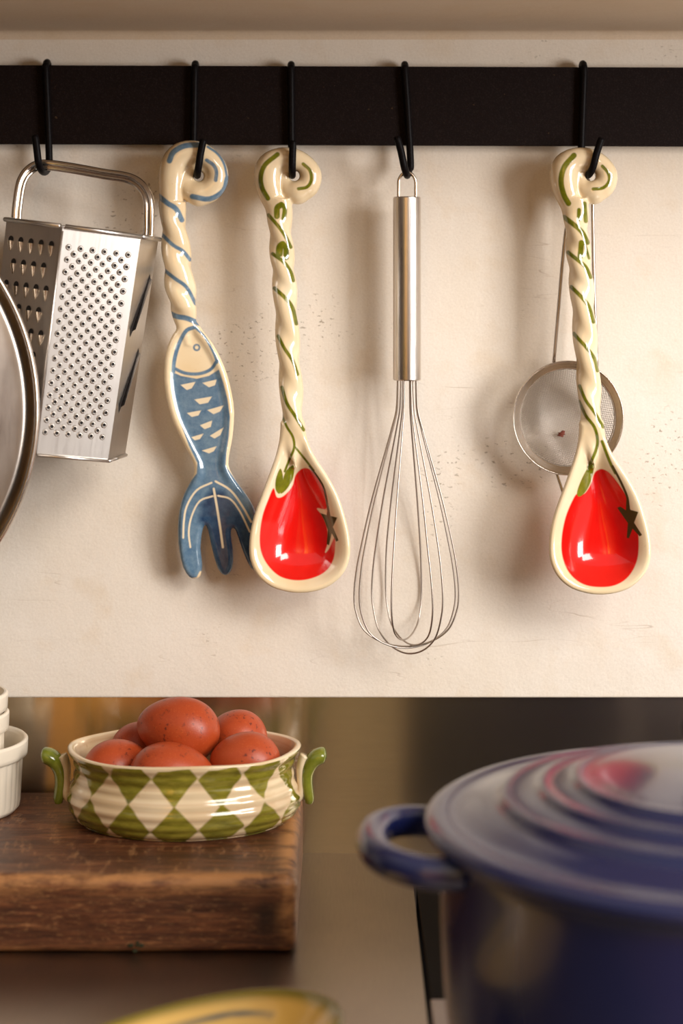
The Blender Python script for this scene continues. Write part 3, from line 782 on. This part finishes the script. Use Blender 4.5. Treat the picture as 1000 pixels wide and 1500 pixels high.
for b0 in (.040, .093):                             # slanted slicer slots, their shade a dark coloured face, with a proud blade
    bm = bmesh.new()
    A = (.016, b0-.012); B_ = (-.015, b0+.026); wd = .0036
    q = [gp(1, A[0]+wd, A[1], .0003), gp(1, A[0]+wd*.2, A[1]-.003, .0003), gp(1, A[0]-wd, A[1]+.004, .0003), gp(1, B_[0]-wd, B_[1]-.002, .0003), gp(1, B_[0]-wd*.4, B_[1]+.004, .0003), gp(1, B_[0]+wd, B_[1], .0003)]
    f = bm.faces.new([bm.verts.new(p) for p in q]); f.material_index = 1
    bl = [gp(1, A[0]+wd*.2, A[1], .0002), gp(1, B_[0]+wd*.9, B_[1], .0002), gp(1, B_[0]+wd*.1, B_[1]-.002, .0030), gp(1, A[0]-wd*.5, A[1]+.001, .0030)]
    f = bm.faces.new([bm.verts.new(p) for p in bl]); f.material_index = 0
    from_bm('slicer_blade', bm, [M_grat, M_dark], gr, False)
# carrying handle: flattened tube arched over the top
bm = bmesh.new()
gmi = gr.rotation_euler.to_matrix().inverted()
def gh(px, py, Y): return gmi @ (P(px, py, Y)-gc)
pts = [gh(21, 325, -.048), gh(23, 300, -.046), gh(29, 266, -.042), gh(42, 247, -.0385), gh(62, 239, -.0365), gh(100, 243, -.038), gh(150, 252, -.044), gh(190, 259, -.050), gh(210, 272, -.056), gh(220, 292, -.060), gh(221, 320, -.062), gh(220, 350, -.062)]
path = spline(pts, 7); tube(bm, path, .0026, 12)
off = Vector((.0, .0, -.0042))
p2 = []
for i, p in enumerate(path):
    t = (path[min(i+1, len(path)-1)]-path[max(i-1, 0)]).normalized(); nn = Vector((0, 1, 0)).cross(t).normalized(); p2.append(p+nn*.0034)
tube(bm, p2, .0017, 10)
from_bm('handle', bm, M_steel, gr)

# ---------------------------------------------------------------- big pan lid cut by the left edge
ly = -.125; lr = 360*S(ly); lc = P(-302, 600, ly)
ld = empty('pan_lid', lc, 'large round stainless steel pan lid with rolled rim at the left edge', 'lid')
bm = bmesh.new()
lathe(bm, smooth_prof([(lr*.976, -.003), (lr*.978, .0), (lr*.985, .0016), (lr*.994, .0014), (lr, -.0005), (lr*.996, -.0025), (lr*.985, -.0034), (lr*.976, -.003)], 4), 200)
bmesh.ops.rotate(bm, verts=bm.verts[:], matrix=Matrix.Rotation(PI/2, 3, 'X')); from_bm('rim', bm, M_steel, ld)
bm = bmesh.new()
lathe(bm, smooth_prof([(lr*.982, -.003), (lr*.980, -.012), (lr*.966, -.0165), (lr*.950, -.012), (lr*.947, -.004), (lr*.94, .0003), (lr*.90, .0022), (lr*.75, .0085), (lr*.5, .0140), (lr*.25, .0180), (.012, .0195)], 6)+[(0, .0195), (0, .017), (lr*.5, .011), (lr*.90, -.001), (lr*.94, -.0168), (lr*.966, -.0180), (lr*.984, -.013), (lr*.984, -.0038)], 200)
bmesh.ops.rotate(bm, verts=bm.verts[:], matrix=Matrix.Rotation(PI/2, 3, 'X')); from_bm('dome', bm, M_lid, ld)
bm = bmesh.new(); lathe(bm, [(0, .0195), (.012, .0195), (.009, .028), (.02, .036), (.021, .042), (.012, .046), (0, .047)], 48)
bmesh.ops.rotate(bm, verts=bm.verts[:], matrix=Matrix.Rotation(PI/2, 3, 'X')); from_bm('knob', bm, M_black, ld)
bm = bmesh.new(); zz = RT-.0+.0015                        # long arm hook that carries the lid, outside the frame
tube(bm, spline([Vector((lc.x, -.0045, zz-.012)), Vector((lc.x, -.0045, zz-.003)), Vector((lc.x, -.0108, zz+.0015)), Vector((lc.x, -.018, zz-.006)), Vector((lc.x, -.030, RB-.01)), Vector((lc.x, -.09, lc.z+lr-.016)), Vector((lc.x, -.118, lc.z+lr-.0075)), Vector((lc.x, -.131, lc.z+lr-.001)), Vector((lc.x, -.134, lc.z+lr+.015))], 7), HR, 10)
c_ = Vector((lc.x, -.011, RT)); bmesh.ops.translate(bm, verts=bm.verts[:], vec=-c_)
o = from_bm('utensil_hook', bm, M_hook, None); o.location = c_; tag(o, 'long black hook carrying the large pan lid beyond the left edge', 'hook', 'black S hooks on the rail')

# ---------------------------------------------------------------- chopping block
BT = .0488; BF = -.205; BR = P(419, 1286, BF).x
bm = bmesh.new()
cx_, cy_ = -.33, (BF-.006)/2
lo = (-.78, BF, .0005); hi = (BR+.0065, -.006, BT); rad = .0075
def ticks(a, b, n):
    e = [a+rad*1.3*i/6 for i in range(6)]; m = np.linspace(a+rad*1.3, b-rad*1.3, n).tolist()
    return e+m+[a+b-q for q in e[::-1]]
tk = [ticks(lo[0], hi[0], 130), ticks(lo[1], hi[1], 36), ticks(lo[2], hi[2], 9)]
cache = {}
def bv(i, j, k):
    if (i, j, k) not in cache:
        p = Vector((tk[0][i], tk[1][j], tk[2][k]))
        # hand-worn: arrises a little uneven
        rr = [rad, rad, rad if p.z > BT/2 else rad*.6]
        q = Vector([min(max(p[a_], lo[a_]+rr[a_]), hi[a_]-rr[a_]) for a_ in range(3)])
        d_ = Vector([(p-q)[a_]/rr[a_] for a_ in range(3)])
        if d_.length > 1e-6: 
            d_.normalize(); p = q+Vector([d_[a_]*rr[a_] for a_ in range(3)])
        w_ = .0007*math.sin(p.x*41+1)*math.sin(p.x*17+p.z*20)
        if p.y < BF+.02: p.y += w_
        if p.z > BT-.01: p.z += .5*w_*(p.y < BF+.03)
        cache[(i, j, k)] = bm.verts.new(p)
    return cache[(i, j, k)]
n0, n1, n2 = [len(t)-1 for t in tk]
for i in range(n0):
    for j in range(n1):
        for k_ in (0, n2): bm.faces.new((bv(i, j, k_), bv(i+1, j, k_), bv(i+1, j+1, k_), bv(i, j+1, k_)))
    for k_ in range(n2):
        for j in (0, n1): bm.faces.new((bv(i, j, k_), bv(i+1, j, k_), bv(i+1, j, k_+1), bv(i, j, k_+1)))
for j in range(n1):
    for k_ in range(n2):
        for i in (0, n0): bm.faces.new((bv(i, j, k_), bv(i, j+1, k_), bv(i, j+1, k_+1), bv(i, j, k_+1)))
c_ = Vector((cx_, cy_, 0)); bmesh.ops.translate(bm, verts=bm.verts[:], vec=-c_)
blk = from_bm('chopping_block', bm, M_wood, None); blk.location = c_
tag(blk, 'thick worn brown wooden chopping block under the egg dish and ramekins', 'chopping board')
cov = np.empty(len(blk.data.vertices)*3, np.float32); blk.data.vertices.foreach_get('co', cov); cov = cov.reshape(-1, 3)+np.array(c_)
# worn pale arris, and the scorched patch at the front right corner
ew = np.exp(-((cov[:, 2]-BT)**2+(cov[:, 1]-BF)**2)/(.009**2)); ew = np.maximum(ew, np.exp(-((cov[:, 0]-BR)**2)/(.006**2))); ew = np.maximum(ew, .6*np.exp(-(cov[:, 2]**2)/(.004**2)))
bu = np.exp(-(((cov[:, 0]-(BR-.012))/.010)**2+((cov[:, 2]-.022)/.016)**2+((cov[:, 1]-BF)/.02)**2))
bu = np.maximum(bu, .45*np.exp(-(((cov[:, 0]-(BR-.035))/.03)**2+((cov[:, 2]-.034)/.008)**2+((cov[:, 1]-BF)/.01)**2)))
attr(blk, 'worn', ew); attr(blk, 'burn', bu)
bm = bmesh.new()
for i in range(7):
    bmesh.ops.create_icosphere(bm, subdivisions=2, radius=.0008+.0005*random.random(), matrix=Matrix.Translation((random.uniform(-.005, .005), random.uniform(-.0004, .0004), random.uniform(-.0005, .0035)*(1 if i else 2)))@Matrix.Diagonal((1.6, .35, 1, 1)))
o = from_bm('herb_scrap', bm, M_leafs, None); o.location = P(198, 1394, BF-.0006); o.location.z = .0028
tag(o, 'tiny green herb scrap stuck low on the front of the chopping block', 'herb')

# ---------------------------------------------------------------- egg dish
by_ = -.0770; bx = P(269, 1097, by_).x; BHt = .0485
dish = empty('egg_dish', (bx, by_, BT+.0002), 'oval cream ceramic dish painted with green diamonds, full of brown eggs', 'dish')
EX, EY = .0808, .0625
outp = smooth_prof([(.0, 0), (.80, 0), (.885, .0008), (.945, .0035), (.992, .0105), (1.0, .0165), (.982, .0225), (.945, .0300), (.935, .0355), (.948, .0410), (.985, .0470), (1.0, .0490)], 7)
outp = [(r*(1+.006*math.sin(z/.0485*PI*2*6.5)*(z > .006)), z) for r, z in outp]
inp = smooth_prof([(1.0, .0490), (.985, .0502), (.955, .0500), (.935, .0478), (.91, .038), (.89, .022), (.80, .0135), (.4, .0120), (0, .0120)], 6)
prof = outp+inp[1:]
bm = bmesh.new(); lay = bm.verts.layers.float.new('green')
n_ = 420; rings = []
NP = 14
for (r, z) in prof:
    if r < 1e-6: rings.append([bm.verts.new((0, 0, z))]); continue
    ring = []
    for k in range(n_):
        a = 2*PI*k/n_
        wob = 1+.006*math.sin(3*a+.5)+.004*math.sin(7*a+1)
        lift = .0008*math.sin(4*a+1.2)*(z/.0485) if z > .03 else 0
        ring.append(bm.verts.new((r*wob*EX*math.cos(a), r*wob*EY*math.sin(a), z+lift)))
    rings.append(ring)
for A, B in zip(rings[:-1], rings[1:]):
    for k in range(n_):
        k2 = (k+1) % n_
        if len(A) == 1: bm.faces.new((A[0], B[k2], B[k]))
        elif len(B) == 1: bm.faces.new((A[k], A[k2], B[0]))
        else: bm.faces.new((A[k], A[k2], B[k2], B[k]))
# pattern follows arc length round the oval
aa = [2*PI*k/n_ for k in range(n_)]
arc = [0]
for k in range(1, n_+1): arc.append(arc[-1]+math.dist((EX*math.cos(aa[k-1]), EY*math.sin(aa[k-1])), (EX*math.cos(2*PI*k/n_), EY*math.sin(2*PI*k/n_))))
tot = arc[-1]; arc270 = arc[int(n_*.75)]; per = tot/NP
for ri_, ring in enumerate(rings):
    outer = ri_ < len(outp)
    for k, v in enumerate(ring):
        if not outer or len(ring) == 1: v[lay] = .02; continue
        vv = v.co.z/.0485+.018*math.sin(k*.21)
        u = ((arc[k]-arc270)/per+.04) % 1.0; du = abs(u-.0) if u < .5 else 1-u
        j = math.sin(int(((arc[k]-arc270)/per+.54))*2.3)*.03
        t1 = du/.50+abs(vv-.87+j)/.38-1
        t2 = du/.50+abs(vv-.16-j)/.35-1
        dd = min(t1, t2)*.011
        if vv > 1.0: dd = max(dd, (vv-1.0)*.03+.0)
        v[lay] = dd
o = from_bm('bowl', bm, M_bowl, dish)
for sgn in (-1, 1):
    bm = bmesh.new()
    px = [(.0765, .0435), (.0835, .0465), (.0905, .0465), (.0880, .0370), (.0800, .020)]
    P_ = [(.0860,.0105),(.0862,.0140),(.0850,.0200),(.0842,.0260),(.0847,.0320),(.0868,.0375),(.0905,.0418),(.0952,.0440),(.0985,.0443)]
    rs = [.0026,.0036,.0042,.0046,.0048,.0052,.0057,.0055,.0040]
    if sgn > 0: P_ = [(a+.0005, b) for a, b in P_]
    path = spline([Vector((sgn*a, -.002, b)) for a, b in P_], 6); rr = [q.x for q in spline([Vector((q, 0, 0)) for q in rs], 6)]
    # rounded ends
    rr[-1] *= .35; rr[-2] *= .7; rr[-3] *= .88; rr[0] *= .6
    tube(bm, path, rr, 16, flat=1.5); from_bm('handle', bm, M_ear, dish)
    bm = bmesh.new()
    tube(bm, spline([Vector((sgn*.0750, -.002, .0130)), Vector((sgn*.0800, -.002, .0160)), Vector((sgn*.0815, -.002, .0250)), Vector((sgn*.0812, -.002, .0340)), Vector((sgn*.0822, -.002, .0400)), Vector((sgn*.0838, -.002, .0440))], 6), .0034, 14, flat=1.7)
    from_bm('handle_root', bm, M_root, dish)

def egg(px, py, Y, rz, tilt, L_, W_, label, name='egg', roll=0):
    bm = bmesh.new(); n = 40; prof = []
    for i in range(n+1):
        t = PI*i/n; c = math.cos(t)
        r = W_*math.sin(t)*(1-.13*c-.03*c*c); prof.append((max(r, 0) if 0 < i < n else 0, L_*c))
    lathe(bm, prof[::-1], 56)
    o = from_bm(name, bm, M_egg, None); o.location = P(px, py, Y)
    d = Vector((math.cos(rz)*math.cos(tilt), math.sin(rz)*math.cos(tilt), math.sin(tilt)))
    o.rotation_euler = (Matrix.Rotation(0, 3, 'Z') @ d.to_track_quat('Z', 'Y').to_matrix()).to_euler()
    o.rotation_euler.rotate_axis('Z', roll)
    return tag(o, label, 'egg', 'brown eggs in the green diamond dish')
R = math.radians
egg(261, 1068, -.0760, R(172), R(8), .0292, .0222, 'large speckled brown egg on top of the pile in the dish', roll=.6)
egg(252, 1136, -.1060, R(4), R(-3), .0290, .0220, 'brown egg lying at the front middle of the dish, under the top egg', roll=2)
egg(172, 1127, -.0830, R(35), R(8), .0245, .0208, 'brown egg at the left front of the dish', roll=3)
egg(359, 1117, -.0900, R(190), R(6), .0245, .0208, 'brown egg with a faint stamped mark at the right front of the dish', roll=4)
egg(345, 1083, -.0500, R(160), R(-4), .0225, .0205, 'brown egg at the back right of the dish behind the stamped egg', roll=5)
egg(208, 1098, -.0500, R(40), R(0), .0230, .0195, 'brown egg mostly hidden at the back left of the dish', roll=1)

# ---------------------------------------------------------------- ramekins
def ramekin(r, h, band, wall, loc, label, fl=44, tp=.885):
    bm = bmesh.new(); rb = r*tp
    rt = r-.0016
    prof = [(0, .0015), (rb*.86, .0015), (rb*.9, 0), (rb*.955, 0), (rb, .0025), (rb*1.01, .006), (rt-.0022, h-band-.0015), (rt-.0020, h-band-.0006), (rt-.0006, h-band), (r-.0004, h-band+.0012), (r, h-.004), (r, h-.0012), (r-.0012, h), (r-.0028, h-.0002), (r-wall, h-.003), (r-wall-.0014, h*.5), (rb-wall, .009), (rb-wall-.004, .0055), (0, .005)]
    def mod(a, rr, z): return 1+(.011*abs(math.cos(fl*a/2))-.008 if .004 < z < h-band-.001 and rr > rb*.97 else 0)
    full = []
    for (a, b), (c, d) in zip(prof[:-1], prof[1:]):
        nseg = 3; full += [(a+(c-a)*i/nseg, b+(d-b)*i/nseg) for i in range(nseg)]
    full.append(prof[-1])
    full = [(q if i else 0, z) for i, (q, z) in enumerate(full)]; full[-1] = (0, full[-1][1])
    lathe(bm, full, fl*8, mod=mod)
    o = from_bm('ramekin', bm, M_porc, None); o.location = loc; sharp(o, 55)
    return tag(o, label, 'ramekin', 'stacked white ramekins')
rx = P(-66, 1088, -.056).x
ramekin(.0508, .0498, .0125, .0050, (rx, -.056, BT+.0002), 'largest white fluted ramekin at the bottom of the stack on the block')
ramekin(.0385, .0630, .0135, .0030, (rx-.0004, -.058, BT+.0064), 'smaller white ramekin in the middle of the stack')
ramekin(.0378, .0630, .0130, .0030, (rx-.0006, -.058, BT+.0064+.0134), 'small white ramekin on top of the stack', 40, .80)

# ---------------------------------------------------------------- blue casserole pot
pc = Vector((.2062, -.36, 0))
RIMZ = CAM_Z-.300
pot = empty('casserole_pot', pc, 'large blue enamelled casserole pot with lid and loop handle in the foreground', 'pot')
RB_ = .1525
bm = bmesh.new()
lathe(bm, smooth_prof([(.118, .0), (.130, .0015), (.143, .008), (.149, .022), (.1515, .06), (RB_, .1), (RB_+.0008, RIMZ-.010), (RB_+.003, RIMZ-.007), (RB_+.003, RIMZ-.004)], 6)[0:]+[(RB_-.003, RIMZ-.004), (RB_-.004, .02), (.12, .006), (0, .006), (0, 0), (.118, 0)], 160)
sharp(from_bm('body', bm, M_enam, pot), 60)
bm = bmesh.new()
lp = [(.150, -.004), (.157, -.0048), (.1600, -.003), (.1612, .0), (.1600, .003), (.156, .0052), (.151, .0058), (.146, .0054), (.140, .0062), (.130, .0092), (.1225, .0116), (.119, .0150), (.1165, .0163), (.113, .0158), (.108, .0160), (.101, .0178), (.098, .0205), (.0955, .0214), (.092, .0208), (.088, .0210), (.082, .0228), (.079, .0256), (.0765, .0262), (.073, .0256), (.06, .0268), (.035, .0285), (.02, .029), (.001, .0292)]
lathe(bm, [(r, z+RIMZ) for r, z in smooth_prof(lp, 5)]+[(0, RIMZ+.0292), (0, RIMZ+.024), (.07, RIMZ+.021), (.11, RIMZ+.010), (.145, RIMZ), (.150, RIMZ-.004)], 200)
lidp = from_bm('lid', bm, M_enam, pot)
bm = bmesh.new(); lathe(bm, [(r, z+RIMZ) for r, z in [(0, .028), (.008, .028), (.0075, .040), (.014, .046), (.0205, .050), (.021, .054), (.018, .058), (.008, .0595), (0, .0595)]], 48)
from_bm('knob', bm, M_black, lidp)
for sgn in (-1, 1):
    zc = RIMZ-.012
    pts = [(.142, .049, 0), (.1565, .048, .0), (.168, .0455, .001), (.179, .037, .002), (.1870, .022, .0028), (.1895, 0, .003), (.1870, -.022, .0028), (.179, -.037, .002), (.168, -.0455, .001), (.1565, -.048, 0), (.142, -.049, 0)]
    path = spline([Vector((sgn*a, b, zc+c_)) for a, b, c_ in pts], 6)
    bm = bmesh.new(); tube(bm, path, .0086, 18, flat=1.0); from_bm('handle', bm, M_enam, pot)

# ---------------------------------------------------------------- oval platter at the bottom edge
th = R(52); pa, pb = .132, .062; pcx, pcy = -.0935, -.4585
pl = empty('oval_platter', (pcx, pcy, .0003), 'ochre glazed oval dish with olive rim at the bottom edge', 'platter')
bm = bmesh.new(); lr_ = bm.verts.layers.float.new('rim'); ls_ = bm.verts.layers.float.new('stroke')
prof = smooth_prof([(0, .0), (.5, .0), (.56, .001), (.70, .010), (.90, .024), (.985, .0295), (1.0, .0310), (.99, .0325), (.955, .0312), (.88, .0265), (.70, .0140), (.52, .0065), (.3, .0055), (.01, .0055)], 6)
prof = [(max(r, 0), z) for r, z in prof]; prof[0] = (0, 0); prof[-1] = (0, .0055); top_i = max(range(len(prof)), key=lambda i: prof[i][1]); n_ = 240; rings = []
for i, (r, z) in enumerate(prof):
    if r < 1e-6: rings.append([bm.verts.new((0, 0, z))]); rings[-1][0][lr_] = .05; rings[-1][0][ls_] = .05; continue
    ring = []
    for k in range(n_):
        a = 2*PI*k/n_; v = bm.verts.new((r*pa*math.cos(a), r*pb*math.sin(a), z)); inner = i >= top_i-6
        v[lr_] = (.93-r)*pb if r > .5 else .05
        if not inner: v[lr_] = -.004
        aw = (a+PI) % (2*PI)-PI
        v[ls_] = (abs(r-.86+.05*abs(aw-.6))*math.hypot(pa*math.cos(a), pb*math.sin(a))-.0016 if .22 < aw < 1.5 else .02) if inner and r < .95 else .02
        ring.append(v)
    rings.append(ring)
for A, B in zip(rings[:-1], rings[1:]):
    for k in range(n_):
        k2 = (k+1) % n_
        if len(A) == 1: bm.faces.new((A[0], B[k2], B[k]))
        elif len(B) == 1: bm.faces.new((A[k], A[k2], B[0]))
        else: bm.faces.new((A[k], A[k2], B[k2], B[k]))
o = from_bm('dish_body', bm, M_platter, pl); pl.rotation_euler = (0, 0, th)
